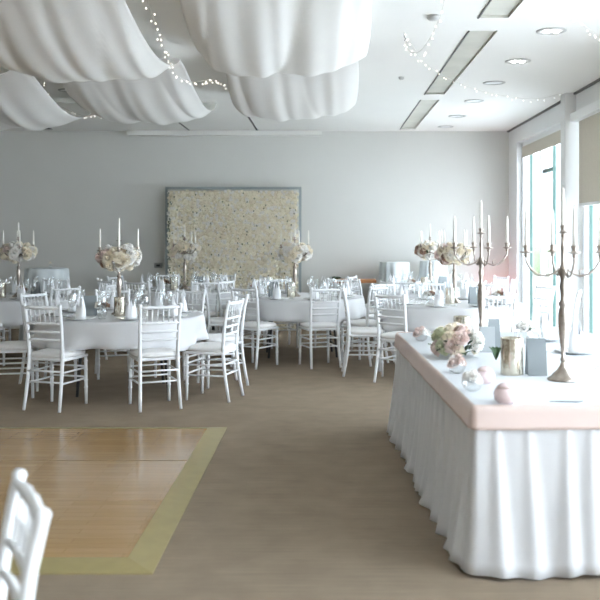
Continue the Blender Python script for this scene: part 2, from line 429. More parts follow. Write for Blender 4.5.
# ------------------------------------------------------------ dance floor
DX1, DY0, DY1 = -.77, 3.88, 6.85
t = empty('dance_floor', (DX1, DY0, 0)); tag(t, 'portable parquet dance floor with olive gold bevelled edge', 'dance floor')
tr = .14
yy = [tr, tr+.87, tr+1.74, DY1-DY0-tr]
for j in range(3):
    for i in range(6):
        x1 = -tr-.92*i; gap = .004 if j != 1 else .004
        MB().box(x1-.92+.0015, x1-.0015, yy[j]+(.006 if j == 2 else .0015), yy[j+1]-(.006 if j == 1 else .0015), 0.004, .024).build('floor_panel', 'parquet', t)
def bevel(pts_out, pts_in):
    m = MB(); (ax, ay), (bx_, by) = pts_out; (cx, cy), (dx, dy) = pts_in
    v = [(ax, ay, 0), (bx_, by, 0), (dx, dy, 0), (cx, cy, 0), (ax, ay, .006), (bx_, by, .006), (dx, dy, .026), (cx, cy, .026)]
    return m.add(v, [(0,3,2,1),(4,5,6,7),(0,1,5,4),(1,2,6,5),(2,3,7,6),(3,0,4,7)], False)
D = DY1-DY0; LX = -tr-.92*6
bevel([(0, 0), (0, D)], [(-tr, tr), (-tr, D-tr)]).build('edge_trim', 'trim_gold', t)
bevel([(LX-tr, 0), (0, 0)], [(LX, tr), (-tr, tr)]).build('edge_trim', 'trim_gold', t)
bevel([(0, D), (LX-tr, D)], [(-tr, D-tr), (LX, D-tr)]).build('edge_trim', 'trim_gold', t)

# ------------------------------------------------------------ ceiling drapes
def drape(label, x0, x1, crests, low, seed, tilt=0):
    rnd = random.Random(seed); m = MB(); NU = 72; NV = 26
    ph = [rnd.uniform(0, 6.28) for _ in range(6)]
    rows = []
    for s in range(len(crests)-1):
        for j in range(NV if s < len(crests)-2 else NV+1):
            rows.append((s, j/NV, crests[s]+(crests[s+1]-crests[s])*j/NV))
    for s, t_, y in rows:
        sag = 4*t_*(1-t_)
        for i in range(NU+1):
            u = i/NU
            gather = .90+.10*sag**.5
            x = (x0+x1)/2+(u-.5)*(x1-x0)*gather
            amp = .008+.018*sag
            skew = 2.2*(t_-.5)*(1 if s % 2 else -.6)
            fold = abs(math.sin(u*6.5+ph[0]+s*2.1+skew))**.6*1.3+.35*math.sin(u*21+ph[1]+s+skew*2)+.25*math.sin(u*43+ph[2]+skew)
            edge = .15*sag*(abs(2*u-1)**4)
            z = ZC-.05-low*sag-amp*fold+edge+tilt*sag*(u-.5)
            x += .02*math.sin(u*17+ph[3]+skew)
            m.v.append((x, y, min(z, ZC-.012)))
    n = NU+1
    for j in range(len(rows)-1):
        for i in range(NU):
            m.f.append((j*n+i, j*n+i+1, (j+1)*n+i+1, (j+1)*n+i)); m.sm.append(True)
    o = m.build('ceiling_drape', 'drape')
    md = o.modifiers.new('thick', 'SOLIDIFY'); md.thickness = .002
    return tag(o, label, 'drape', None)
drape('sheer white swagged drape hanging nearest the middle of the ceiling', -.98, .34, [2.75, 5.3, 7.95, 10.6], .37, 1, .06)
drape('wide sheer white swagged drape on the left part of the ceiling', -2.62, -1.28, [2.75, 5.5, 8.1, 10.8], .39, 2)
drape('sheer white swagged drape at the far left edge of the ceiling', -4.3, -2.78, [2.75, 5.5, 8.1, 10.8], .46, 3)

# ------------------------------------------------------------ fairy light strings
def P(px, py, Y): return Vector(((px-CX)*Y/F, Y, H-(py-CY)*Y/F))
BULB = MB().ball((0, 0, 0), .0056, 8, 6, 1.3).mesh('bulb', 'bulb')
def string(label, pts, step=.075, loops=0):
    # Catmull-Rom through the hanging points
    P_ = [pts[0]]+pts+[pts[-1]]; path = []
    for i in range(1, len(P_)-2):
        for k in range(12):
            t = k/12; a, b, c_, d = P_[i-1], P_[i], P_[i+1], P_[i+2]
            path.append(.5*((2*b)+(c_-a)*t+(2*a-5*b+4*c_-d)*t*t+(-a+3*b-3*c_+d)*t**3))
    path.append(pts[-1])
    for p in path: p.z = min(p.z, ZC-.008)
    root = empty('fairy_lights', pts[0]); o0 = pts[0].copy()
    MB().tube([p-o0 for p in path], .0022, 5).build('wire', 'wire', root)
    acc = 0; last = path[0]
    for p in path[1:]:
        seg = (p-last).length; acc += seg
        if acc >= step:
            acc = 0
            inst('bulb', BULB, root, p-o0+Vector((random.uniform(-.022, .022), random.uniform(-.02, .02), -abs(random.gauss(0, .018))-.005)))
        last = p
    return tag(root, label, 'fairy lights')
string('looped fairy light string hanging from a ceiling hook near the top centre', [P(404,28,7.3), P(407,48,6.95), P(418,52,6.8), P(430,38,6.5), P(441,14,6.2), P(446,-10,6.0)])
string('fairy light string running off the top right corner of the ceiling', [P(530,-12,5.9), P(547,2,6.1), P(573,18,6.5), P(600,38,7.0), P(625,66,8.6)])
string('fairy light string swagged across the ceiling to the window pillar', [P(404,30,7.32), P(424,62,8.0), P(450,79,8.6), P(475,89,9.1), P(500,95,9.5), P(535,99,10.0), P(563,93,10.3)], .11)
string('fairy light string dangling between the two front drapes', [P(143,-12,5.9), P(153,18,6.15), P(163,46,6.8), P(176,74,7.5), P(192,82,7.9), P(213,80,8.6), P(232,88,9.8)], .06)
string('fairy light string hanging under the ceiling at the far left', [P(42,76,9.2), P(50,98,9.5), P(64,108,9.8), P(86,116,10.0), P(108,113,10.4), P(122,108,11.3)], .055)
t = empty('ceiling_hook', (.665, 7.3, ZC)); MB().tube([(0,0,0),(0,0,-.04),(.012,0,-.055),(0,0,-.07)], .004, 6).build('hook', 'dark', t)
tag(t, 'dark ceiling hook holding the looped fairy lights', 'hook')
t = empty('smoke_detector', (.84, 6.75, ZC)); MB().lathe([(.05, 0), (.05, -.02), (.035, -.035)], 16).build('body', 'lamp_rim', t)
tag(t, 'small round smoke detector on the ceiling beside the fairy lights', 'smoke detector')
t = empty('smoke_detector', (.82, 9.35, ZC)); MB().lathe([(.03, 0), (.03, -.015), (.02, -.03)], 12).build('body', 'lamp_rim', t)
tag(t, 'tiny round sensor on the ceiling left of the long slot', 'sensor')

# downlights
ords = ['nearest', 'second nearest', 'third', 'fourth', 'fifth', 'farthest']
def downlight(x, y, label, lit, grp):
    t = empty('downlight', (x, y, ZC))
    MB().lathe([(.125, 0), (.125, -.006), (.10, -.010), (.095, -.004), (.095, 0)], 24, cap0=False, cap1=False).build('rim', 'lamp_rim' , t)
    rf = MB().lathe([(.096, -.002), (.05, -.001)], 20, cap0=False).build('reflector', 'white_frame', t)
    if lit:
        for dx in (-.04, .04): MB().ball((dx, 0, -.006), .028, 10, 6, .5).build('lamp', 'lamp', rf)
    tag(t, label, 'ceiling light', grp)
for k, y in enumerate((7.25, 8.5, 9.7, 11.0, 12.4, 13.6)):
    downlight(1.885, y, ('lit ' if k < 2 else '')+'round recessed downlight, %s in the row by the windows' % ords[k], k < 2, 'downlights by the windows')
for k, y in enumerate((10.2, 13.04)):
    downlight(-3.0, y, ['round unlit downlight at left between the drape rows', 'round unlit downlight near the back wall at left'][k], False, 'downlights on the left')

# ------------------------------------------------------------ chiavari chair
def turned(p0, p1, r, rings, n=8):
    p0, p1 = Vector(p0), Vector(p1); pts = []; rad = []
    marks = sorted([(0, r*.85), (1, r*.85)]+[(q+d, rr) for q in rings for d, rr in ((-.018, r), (0, r*1.35), (.018, r))])
    for t, rr in marks: pts.append(p0.lerp(p1, t)); rad.append(rr)
    return MB().tube(pts, rad, n)
def make_chair(detail=True):
    root = empty('chiavari_chair'); n = 8 if detail else 6
    # seat
    MB().rbox(-.19, .19, -.185, .19, .425, .452, .01).build('seat', 'chair', root)
    cu = MB(); rg = []
    for k, (d, z) in enumerate(((.0, .452), (-.006, .465), (-.006, .482), (.006, .494), (.05, .503), (.12, .507))):
        ring = []
        for i in range(24):
            a = 2*PI*i/24+PI/24; ca, sa = math.cos(a), math.sin(a)
            q = (abs(ca)**5+abs(sa)**5)**(-1/5)
            ring.append(((.193-d)*ca*q*(1-.03*(sa < 0)), (.187-d)*sa*q, z))
        rg.append(ring)
    cu.loft(rg); cu.build('cushion', 'cushion', root)
    for s in (-1, 1):
        turned((s*.178, .172, 0), (s*.175, .168, .43), .0155, (.35, .5, .72, .9), n).build('leg', 'chair', root)
        pts = [(s*.178, -.245, 0), (s*.173, -.222, .12), (s*.168, -.197, .28), (s*.166, -.183, .42), (s*.166, -.182, .52), (s*.168, -.195, .66), (s*.172, -.215, .80), (s*.176, -.238, .905), (s*.1765, -.240, .915), (s*.177, -.243, .925)]
        MB().tube(pts, [.014, .0155, .0165, .0175, .017, .0165, .016, .0165, .0185, .010], n).build('back_post', 'chair', root)
    def backy(z): return -.182-(max(z-.52, 0)/.4)**1.25*.058
    if detail:
        for z, r in ((.892, .014), (.755, .011), (.68, .011), (.61, .011)):
            pts = [(-.168+.336*i/8, backy(z)-.012*math.sin(PI*i/8), z) for i in range(9)]
            MB().tube(pts, [r*(1.25 if i in (2, 4, 6) else 1) for i in range(9)], 8).build('rail', 'chair', root)
        for k in range(6):
            x = -.12+.24*k/5; o = .012*math.sin(PI*(x+.168)/.336)
            turned((x, backy(.755)-o, .755), (x, backy(.89)-o, .89), .0068, (.5,), 6).build('spindle', 'chair', root)
        for z in (.34, .245):
            MB().tube([(-.175, .17, z), (.175, .17, z)], .009, 6).build('stretcher', 'chair', root)
            for s in (-1, 1): MB().tube([(s*.176, .17, z-.012), (s*.169, -.198, z-.012)], .009, 6).build('stretcher', 'chair', root)
            MB().tube([(-.169, -.200, z), (.169, -.200, z)], .009, 6).build('stretcher', 'chair', root)
    else:
        m = MB()
        for z, r in ((.892, .014), (.755, .011), (.68, .011), (.61, .011)):
            m.tube([(-.168+.336*i/4, backy(z)-.012*math.sin(PI*i/4), z) for i in range(5)], r, 6)
        for k in range(6):
            x = -.12+.24*k/5; o = .012*math.sin(PI*(x+.168)/.336)
            m.tube([(x, backy(.755)-o, .755), (x, backy(.89)-o, .89)], .007, 5)
        m.build('backrest', 'chair', root)
        m = MB()
        for z in (.34, .245):
            m.tube([(-.175, .17, z), (.175, .17, z)], .009, 5); m.tube([(-.169, -.200, z), (.169, -.200, z)], .009, 5)
            for s in (-1, 1): m.tube([(s*.176, .17, z-.012), (s*.169, -.198, z-.012)], .009, 5)
        m.build('stretchers', 'chair', root)
    return Proto(root)
chairA = make_chair(True); chairB = make_chair(False)
def chair(x, y, fx, fy, label, group=None, far=False):
    return (chairB if far else chairA).place((x, y, 0), math.atan2(-fx, fy), label, 'chair', group)

# ------------------------------------------------------------ round table, cloth, settings
def make_round_table():
    root = empty('round_table')
    MB().lathe([(.77, .715), (.78, .72), (.78, .74), (.77, .745)], 48).build('tabletop', 'wood', root)
    for sx in (-1, 1):
        for sy in (-1, 1):
            MB().tube([(sx*.42, sy*.27, .015), (sx*.36, sy*.27, .715)], .014, 8).build('leg', 'leg', root)
        MB().tube([(sx*.405, -.27, .16), (sx*.405, .27, .16)], .009, 6).build('crossbar', 'leg', root)
    return Proto(root)
RT = make_round_table()
def cloth_round(seed, rot):
    rnd = random.Random(seed); m = MB(); N = 128; R = .785
    ph = rnd.uniform(0, 6.28)
    def p(a, t):
        drop = .232+.045*max(0, math.cos(2*(a-rot))**2)**2
        w = t*t
        rr = R+.012*math.sin(PI/2*min(t*4, 1))+w*(.035*math.sin(a*9+ph)+.018*math.sin(a*17+ph*2)+.020*math.cos(4*(a-rot))+.02)
        return (rr*math.cos(a), rr*math.sin(a), .7475-.004*(t > 0)-drop*t)
    rings = [[(r*math.cos(2*PI*i/N), r*math.sin(2*PI*i/N), .7485) for i in range(N)] for r in (.3, .6, .775)]
    for t in (0, .06, .2, .4, .6, .8, 1.0): rings.append([p(2*PI*i/N, t) for i in range(N)])
    m.loft(rings, True, False)
    o = m.build('tablecloth', 'cloth')
    md = o.modifiers.new('thick', 'SOLIDIFY'); md.thickness = .0025; md.offset = 1
    return o
def make_glass():
    root = empty('wine_glass')
    MB().lathe([(.034, 0), (.034, .003), (.006, .008), (.004, .02), (.004, .085), (.008, .093)], 14, cap1=False).build('stem', 'glass', root)
    MB().lathe([(.008, .093), (.028, .108), (.037, .132), (.037, .16), (.031, .20)], 14, cap0=False, cap1=False).build('bowl', 'glass', root)
    return Proto(root)
def make_flute():
    root = empty('champagne_flute')
    MB().lathe([(.03, 0), (.03, .003), (.005, .008), (.004, .02), (.004, .09)], 12, cap1=False).build('stem', 'glass', root)
    MB().lathe([(.004, .09), (.018, .115), (.024, .16), (.021, .235)], 12, cap0=False, cap1=False).build('bowl', 'glass', root)
    return Proto(root)
def make_napkin():
    root = empty('folded_napkin'); m = MB(); n = 28; rings = []
    for t in (0, .15, .4, .65, .85, 1):
        ring = []
        for i in range(n):
            a = 2*PI*i/n
            pk = abs(math.cos(a))**3
            z = t*(.105+.125*pk); q = .052*(1-.10*t)-.034*max(0, z-.09)/.11*(pk)
            fold = 1+.06*math.sin(a*7)*t
            ring.append((q*math.cos(a)*fold, q*.8*math.sin(a)*fold*(1-.35*t), z))
        rings.append(ring)
    m.loft(rings, True, False)
    # inner folded cone with its own tip
    m.loft([[(.034*(1-t*.93)*math.cos(2*PI*i/12), .028*(1-t*.93)*math.sin(2*PI*i/12), .02+t*.15) for i in range(12)] for t in (0, .5, 1)], False, True)
    m.build('napkin', 'napkin', root)
    return Proto(root)
def make_plate():
    root = empty('dinner_plate')
    MB().lathe([(.075, 0), (.09, .004), (.135, .014), (.137, .017), (.09, .009), (.0, .007)], 28, cap1=False).build('plate', 'plate', root)
    return Proto(root)
GL, FLU, NAP, PLA = make_glass(), make_flute(), make_napkin(), make_plate()
TZ = .7512
CH = []
DIRS = ['right', 'far right', 'far', 'far left', 'left', 'near left', 'near', 'near right']
def dirname(a):
    return DIRS[int(round((a % (2*PI))/(PI/4))) % 8]

def make_candelabra():
    root = empty('candelabra')
    MB().lathe([(.080, 0), (.082, .006), (.076, .014), (.060, .022), (.052, .034), (.032, .052), (.017, .075), (.012, .095)], 20).build('base', 'antique', root)
    pr = [(.011, .095), (.016, .11), (.010, .125), (.012, .16), (.022, .24), (.027, .31), (.026, .35), (.016, .385), (.024, .395), (.024, .405), (.012, .42), (.014, .46), (.020, .49), (.012, .52), (.018, .545), (.024, .565), (.020, .59), (.010, .61), (.009, .67), (.014, .70), (.008, .72), (.008, .765)]
    MB().lathe(pr, 14).build('stem', 'antique', root)
    def cup(c, par=root, name='candle_cup'):
        x, y, z = c; T = Matrix.Translation((x, y, z))
        MB().lathe([(.006, -.03), (.012, -.022), (.008, -.012), (.032, -.004), (.034, 0), (.015, .002), (.013, .012), (.018, .028), (.015, .034)], 12, T).build(name, 'antique', par)
    cup((0, 0, .78))
    R = .195
    for k in range(4):
        a = k*PI/2
        pts = []
        for r, z in ((.015, .585), (.05, .560), (.09, .545), (.135, .555), (.170, .585), (R, .625), (R, .645)):
            pts.append((r*math.cos(a), r*math.sin(a), z))
        # smooth
        q = []
        for i in range(len(pts)-1):
            for s in range(3): q.append(tuple(Vector(pts[i]).lerp(Vector(pts[i+1]), s/3)))
        q.append(pts[-1])
        m = MB().tube(q, .0062, 8)
        m.tube([(.09*math.cos(a), .09*math.sin(a), .545), (.085*math.cos(a), .085*math.sin(a), .575), (.105*math.cos(a), .105*math.sin(a), .585)], .004, 6)
        arm = m.build('arm', 'antique', root)
        cup((R*math.cos(a), R*math.sin(a), .675), arm)
    return Proto(root)
CAN = make_candelabra()
def make_taper():
    root = empty('taper_candle')
    MB().lathe([(.0105, 0), (.0105, .10), (.0088, .16), (.006, .20), (.002, .215)], 12).build('candle', 'candle', root)
    MB().tube([(0, 0, .21), (.001, 0, .222)], .0012, 5).build('wick', 'wick', root)
    return Proto(root)
TAP = make_taper()
ARMN = ['right', 'far', 'left', 'near']
def candelabra(x, y, z, rz, where, sc=1, dashed=None):
    CAN.place((x, y, z), rz, 'antique champagne five-branch candelabra '+where, 'candelabra', 'candelabras', sc)
    spots = [(0, 0, .80, 'centre')]
    for k in range(4):
        a = k*PI/2+rz; nm = ['right', 'far right', 'far', 'far left', 'left', 'near left', 'near', 'near right'][int(round((a % (2*PI))/(PI/4))) % 8]
        spots.append((.195*math.cos(a), .195*math.sin(a), .69, nm))
    for dx, dy, dz, nm in spots:
        TAP.place((x+dx*sc, y+dy*sc, z+dz*sc+.0), 0, 'white taper candle on %s cup of candelabra %s' % (nm, where), 'candle', 'taper candles', sc)
def arrangement(x, y, z, where, R=.24, Rz=.125, n=46, left_dusty=True, name='flower_garland'):
    root = empty(name, (x, y, z))
    k = 0; i = 0
    while k < n:
        v = random.uniform(-1, 1); a = k*2.39996; cr = math.sqrt(max(0, 1-v*v))
        nx, ny, nz = cr*math.cos(a), cr*math.sin(a), v
        rr = math.hypot(nx, ny)
        if rr < .30: continue
        p = (nx*R*.80, ny*R*.80, nz*Rz*.8)
        kind = random.choice(('ivory_rose', 'white_rose', 'ivory_rose', 'white_rose'))
        if left_dusty and nx < -.35 and random.random() < .45: kind = random.choice(('dusty_rose', 'blush_rose', 'ivory_rose'))
        if nx > .2: kind = random.choice(('white_rose', 'ivory_rose', 'white_rose'))
        inst('bloom', ROSE[kind], root, p, aim((nx, ny, nz*1.5+.15)), random.uniform(.046, .062))
        if k % 6 == 0:
            inst('leaf', LEAF, root, (nx*R*.6, ny*R*.6, nz*Rz*.5), aim((nx, ny, random.uniform(-.8, .8))), 1)
        k += 1
    return tag(root, where, 'flowers', 'candelabra flower garlands')

def cylinder_vase(x, y, z, r, h, label):
    t = empty('cylinder_vase', (x, y, z)); n = 40; rings = []
    for zz in (0, .004, h*.5, h-.003, h):
        rings.append([((r+.0018*math.cos(i*PI))*math.cos(2*PI*i/n), (r+.0018*math.cos(i*PI))*math.sin(2*PI*i/n), zz) for i in range(n)])
    rings.append([(r*.93*math.cos(2*PI*i/n), r*.93*math.sin(2*PI*i/n), h) for i in range(n)])
    rings.append([(r*.93*math.cos(2*PI*i/n), r*.93*math.sin(2*PI*i/n), .01) for i in range(n)])
    MB().loft(rings).build('vessel', 'mirror', t)
    return tag(t, label, 'vase', 'silver cylinder vases')
def tent_card(x, y, z, w, h, rz, label, m='card', d=.035):
    t = empty('menu_card', (x, y, z), rz)
    for s, nm in ((-1, 'front_leaf'), (1, 'back_leaf')):
        MB().add([(-w/2, s*d, 0), (w/2, s*d, 0), (w/2, s*.002, h), (-w/2, s*.002, h), (-w/2, s*(d-.002), 0), (w/2, s*(d-.002), 0), (w/2, 0, h-.002), (-w/2, 0, h-.002)],
             [(0,1,2,3), (5,4,7,6), (0,4,5,1), (1,5,6,2), (3,2,6,7), (0,3,7,4)], False).build(nm, m, t)
    return tag(t, label, 'card', 'grey menu cards')
def posy(x, y, z, where, n=9, R=.055, kinds=('ivory_rose', 'white_rose', 'dusty_rose')):
    t = empty('flower_posy', (x, y, z))
    MB().lathe([(.035, 0), (.048, .02), (.052, .05), (.042, .085)], 14, cap1=False).build('bowl', 'glass', t)
    for k in range(n):
        a = k*2.4; r = R*math.sqrt((k+.5)/n)
        inst('bloom', ROSE[kinds[k % len(kinds)]], t, (r*math.cos(a), r*math.sin(a), .10+.035*(1-(r/R)**2)), aim((r*math.cos(a)*9, r*math.sin(a)*9, .5)), random.uniform(.028, .036))
    for k in range(4): inst('leaf', LEAF, t, (.03*math.cos(k*1.6), .03*math.sin(k*1.6), .085), (0.2, 0, k*1.6), .9)
    return tag(t, where, 'flowers', 'low flower posies')

def round_set(cx, cy, tname, seed, rot, chairs, n_place=8, a0=.39, garl=True, far=False, candx=0, candy=0):
    RT.place((cx, cy, 0), rot*.3, 'round banquet table with folding legs, '+tname, 'table', 'round banquet tables')
    tc = cloth_round(seed, rot); tc.location = (cx, cy, 0)
    tag(tc, 'white tablecloth draped over the round table '+tname, 'tablecloth', 'white round tablecloths')
    rnd = random.Random(seed)
    used = set()
    for (ang, dist, tw) in chairs:
        a = math.radians(ang); x, y = cx+dist*math.cos(a), cy+dist*math.sin(a)
        f = a+PI+math.radians(tw)
        free = sorted((d for d in range(8) if d not in used), key=lambda d: abs((ang-d*45+180) % 360-180))[0]; used.add(free)
        CH.append((x, y, tname))
        chair(x, y, math.cos(f), math.sin(f), 'white chiavari chair on the %s side of the round table %s' % (DIRS[free], tname), 'chairs at the round table '+tname, far)
    for k in range(n_place):
        a = a0+k*2*PI/n_place; dn = dirname(a); c_, s_ = math.cos(a), math.sin(a)
        w = 'at the %s place of the table %s' % (dn, tname)
        PLA.place((cx+.60*c_, cy+.60*s_, TZ), 0, 'white dinner plate '+w, 'plate', 'dinner plates')
        NAP.place((cx+.60*c_, cy+.60*s_, TZ+.010), a+rnd.uniform(-.5, .5)+PI/2, 'white peaked folded napkin '+w, 'napkin', 'folded napkins')
        g = a+.19; GL.place((cx+.50*math.cos(g+.1), cy+.50*math.sin(g+.1), TZ), 0, 'clear wine glass '+w, 'glass', 'wine glasses')
        FLU.place((cx+.42*math.cos(g), cy+.42*math.sin(g), TZ), 0, 'tall clear champagne flute '+w, 'glass', 'champagne flutes')
    x, y = cx+candx, cy+candy
    sc = .92
    candelabra(x, y, TZ, .12+seed*.1, 'on the table '+tname, sc)
    if garl: arrangement(x, y, TZ+.60*sc, 'garland of ivory and blush roses round the candelabra on the table '+tname)
    return x, y
T1 = 'at front left'
T2 = 'in mid room'
T3 = 'at far left'
T4 = 'behind the head table'
T5 = 'at back right'
T6 = 'by the flower wall'
def ang(cx, cy, x, y): return math.degrees(math.atan2(y-cy, x-cx)), math.hypot(x-cx, y-cy)
c1 = (-1.97, 8.45)
ch = [(*ang(*c1, -2.37, 7.72), 12), (*ang(*c1, -1.52, 7.74), -8), (*ang(*c1, -1.06, 8.13), 4), (192, .98, 0), (150, .98, 5), (108, .98, 0), (66, .98, 0), (24, .98, 0)]
round_set(*c1, T1, 1, .9, ch, candx=-.03, candy=0, a0=.36)
c2 = (-.30, 10.95)
ch = [(*ang(*c2, -.07, 10.15), 4), (-122, .95, 0), (-165, 1.0, 0), (150, .95, 0), (108, .95, 0), (65, .95, 0), (22, .95, 0), (-38, .95, 0)]
round_set(*c2, T2, 2, .35, ch, candx=-.08, candy=0, a0=.3)
c3 = (-3.84, 10.9)
ch = [(-95, .95, 0), (-45, .95, 0), (-5, .95, 0), (40, .95, 0), (85, .95, 0), (130, .95, 0)]
round_set(*c3, T3, 3, .2, ch, far=True)
c4 = (1.45, 9.9)
ch = [(*ang(*c4, .44, 9.52), -20), (*ang(*c4, .80, 9.06), 0), (-75, .95, 0), (-20, 1.15, 0), (20, 1.0, 0), (55, .92, 0), (95, .92, 0), (128, .95, 0)]
round_set(*c4, T4, 4, .6, ch, candx=.02)
c5 = (1.5, 12.4)
ch = [(-158, .95, 0), (-113, .92, 0), (-68, .92, 0), (-22, .95, 0), (22, .95, 0), (158, .95, 0)]
round_set(*c5, T5, 5, .1, ch, far=True)
c6 = (-2.0, 12.4)
ch = [(-112, .95, 0), (-68, .95, 0), (-22, .95, 0), (22, .95, 0), (68, .95, 0), (112, .95, 0), (158, .95, 0), (-158, .95, 0)]
round_set(*c6, T6, 6, .4, ch, far=True)

# centre pieces on round tables
def dress(cx, cy, tname, cards, vase, posies, m='card'):
    for dx, dy, w, rz in cards: tent_card(cx+dx, cy+dy, TZ, w, .19, rz, 'grey standing menu card on the table '+tname, m)
    for dx, dy in vase: cylinder_vase(cx+dx, cy+dy, TZ, .052, .18, 'silver ribbed cylinder vase on the table '+tname)
    for k, (dx, dy) in enumerate(posies): posy(cx+dx, cy+dy, TZ, ('low', 'right hand')[k]+' glass bowl of ivory and dusty roses on the table '+tname)
dress(*c1, T1, [(-.27, -.15, .12, .15)], [(.02, -.19)], [(-.13, -.26)])
dress(*c2, T2, [(-.34, -.12, .12, .3)], [(-.12, -.17)], [(-.62, -.02)])
dress(*c3, T3, [(.25, -.1, .12, -.5)], [(-.15, -.17)], [(.12, -.25)])
dress(*c4, T4, [(.22, -.15, .12, .2)], [(-.05, -.17)], [(-.27, -.18), (.48, -.2)])
dress(*c5, T5, [(.16, -.15, .12, .2)], [(-.10, -.17)], [(-.27, -.12)])
dress(*c6, T6, [(.22, -.15, .12, .2)], [(-.12, -.17)], [(-.27, -.12)])

# ------------------------------------------------------------ cocktail tables under floor-length cloths
def cocktail(x, y, r, h, label):
    t = empty('cocktail_table', (x, y, 0))
    MB().lathe([(.25, 0), (.25, .015), (.03, .03), (.03, h-.03), (.03, h-.03)], 16).build('pedestal', 'leg', t)
    MB().lathe([(r-.01, h-.03), (r-.005, h-.005)], 32).build('tabletop', 'wood', t)
    tag(t, 'tall pedestal cocktail table '+label, 'table', 'cocktail tables')
    m = MB(); N = 96; rings = [[(q*math.cos(2*PI*i/N), q*math.sin(2*PI*i/N), h) for i in range(N)] for q in (r*.5, r*.97)]
    for k in range(9):
        u = k/8
        rings.append([((r+.01+u*.05+(.006+.034*u)*math.sin(i/N*2*PI*11+1.3*math.sin(i*.21)))*math.cos(2*PI*i/N), (r+.01+u*.05+(.006+.034*u)*math.sin(i/N*2*PI*11+1.3*math.sin(i*.21)))*math.sin(2*PI*i/N), h-.006-(h-.03)*u) for i in range(N)])
    m.loft(rings, True, False); o = m.build('cocktail_cloth', 'blue_cloth', None, (x, y, 0))
    tag(o, 'pale floor-length cloth over the cocktail table '+label, 'tablecloth', 'cocktail table cloths')
cocktail(-3.98, 12.45, .29, 1.05, 'standing at far left')
cocktail(1.10, 13.74, .22, 1.10, 'against the back wall beside the console')
cocktail(1.72, 13.76, .20, 1.12, 'rightmost against the back wall')
t = empty('flower_posy', (-3.93, 12.45, 1.052))
MB().lathe([(.015, 0), (.02, .03), (.012, .05)], 10).build('bud_vase', 'glass', t)
inst('bloom', ROSE['ivory_rose'], t, (0, 0, .07), (0, 0, 0), .025); tag(t, 'tiny bud vase on the far left cocktail table', 'flowers')

# ------------------------------------------------------------ long skirted table
HA = math.radians(2.0); HO = (.668, 3.885)    # near left corner and turn
LW, LL = 1.50, 2.94
def hp(u, v, z=0): return Vector((HO[0]+u*math.cos(HA)-v*math.sin(HA), HO[1]+u*math.sin(HA)+v*math.cos(HA), z))
t = empty('long_table', (HO[0], HO[1], 0), HA); tag(t, 'long rectangular head table hidden under the white skirt at right', 'table')
MB().box(.02, LW-.02, .02, LL-.02, .71, .742).build('tabletop', 'wood', t)
for u in (.15, LW-.15):
    for v in (.2, LL-.2): MB().tube([(u, v, 0), (u, v, .71)], .016, 8).build('leg', 'leg', t)
# top cloth
t = empty('table_topper', (HO[0], HO[1], 0), HA)
MB().rbox(.0, LW, .0, LL, .7425, .7525, .008).build('top_cloth', 'top_cloth', t)
tag(t, 'smooth white top cloth of the long head table', 'tablecloth')
def perimeter(off, step):
    """points around the table rectangle with rounded corners, as (pos, normal, arclength)"""
    segs = []; r = .014; out = []
    cs = [((r, r), PI, 1.5*PI), ((LW-r, r), 1.5*PI, 2*PI), ((LW-r, LL-r), 0, .5*PI), ((r, LL-r), .5*PI, PI)]
    pts = []
    for i, ((cx, cy), a0, a1) in enumerate(cs):
        for k in range(7):
            a = a0+(a1-a0)*k/6; pts.append(((cx+r*math.cos(a), cy+r*math.sin(a)), (math.cos(a), math.sin(a))))
        nx_ = cs[(i+1) % 4]
        pa = pts[-1][0]; na = (math.cos(a1), math.sin(a1)); pb = (nx_[0][0]+r*na[0], nx_[0][1]+r*na[1])
        L_ = math.hypot(pb[0]-pa[0], pb[1]-pa[1]); n = int(L_/step)
        for k in range(1, n): pts.append(((pa[0]+(pb[0]-pa[0])*k/n, pa[1]+(pb[1]-pa[1])*k/n), na))
    s = 0; prev = None
    for p, n in pts:
        if prev: s += math.hypot(p[0]-prev[0], p[1]-prev[1])
        prev = p; out.append((p, n, s))
    return out
per = perimeter(0, .008); TOT = per[-1][2]
random.seed(21)
# pleats: an uneven run of soft folds
fold_pos = []; s = 0
while s < TOT: s += random.uniform(.085, .20); fold_pos.append((s, random.uniform(.6, 1.25), random.uniform(-.05, .05)))
def pleat(s, u):
    v = 0
    for fp, amp, lean in fold_pos:
        d = s-(fp+lean*u)
        if abs(d) < .2:
            wd = .014+.034*u
            v += amp*math.exp(-(d/wd)**2)
    return v
m = MB(); rings = []
for k in range(15):
    u = k/14; z = .735*(1-u)+.004*u
    ring = []
    for (p, n, s_) in per:
        hem = .012*math.sin(s_*5.1)+.010*math.sin(s_*13+1)
        o_ = .002+.045*u*u+pleat(s_, u)*(.003+.036*u)+.005*math.sin(s_*37)*u+.012*u*math.sin(s_*4.3)
        zz = max(z+(hem*u**3 if k > 8 else 0), .004)
        if k == 14: o_ += .012*max(0, math.sin(s_*9))
        ring.append((p[0]+n[0]*o_, p[1]+n[1]*o_, zz))
    rings.append(ring)
m.loft(rings, False, False)
o = m.build('table_skirt', 'skirt'); o.location = (HO[0], HO[1], 0); o.rotation_euler = (0, 0, HA)
md = o.modifiers.new('thick', 'SOLIDIFY'); md.thickness = .003; md.offset = -1
tag(o, 'long white pleated satin skirt falling to the floor round the head table', 'table skirt')
m = MB(); rings = []
for k in range(8):
    u = k/7
    ring = []
    for (p, n, s_) in per:
        sc_ = abs(math.sin(s_*PI/.62))**.25      # pinned scallops
        z = .7545-(.104+.004*sc_)*u
        o_ = .010+.012*u+.002*u*math.sin(s_*11)-.005*u*(1-sc_)
        if k == 0: o_ = -.002
        ring.append((p[0]+n[0]*o_, p[1]+n[1]*o_, z))
    rings.append(ring)
m.loft(rings, False, False)
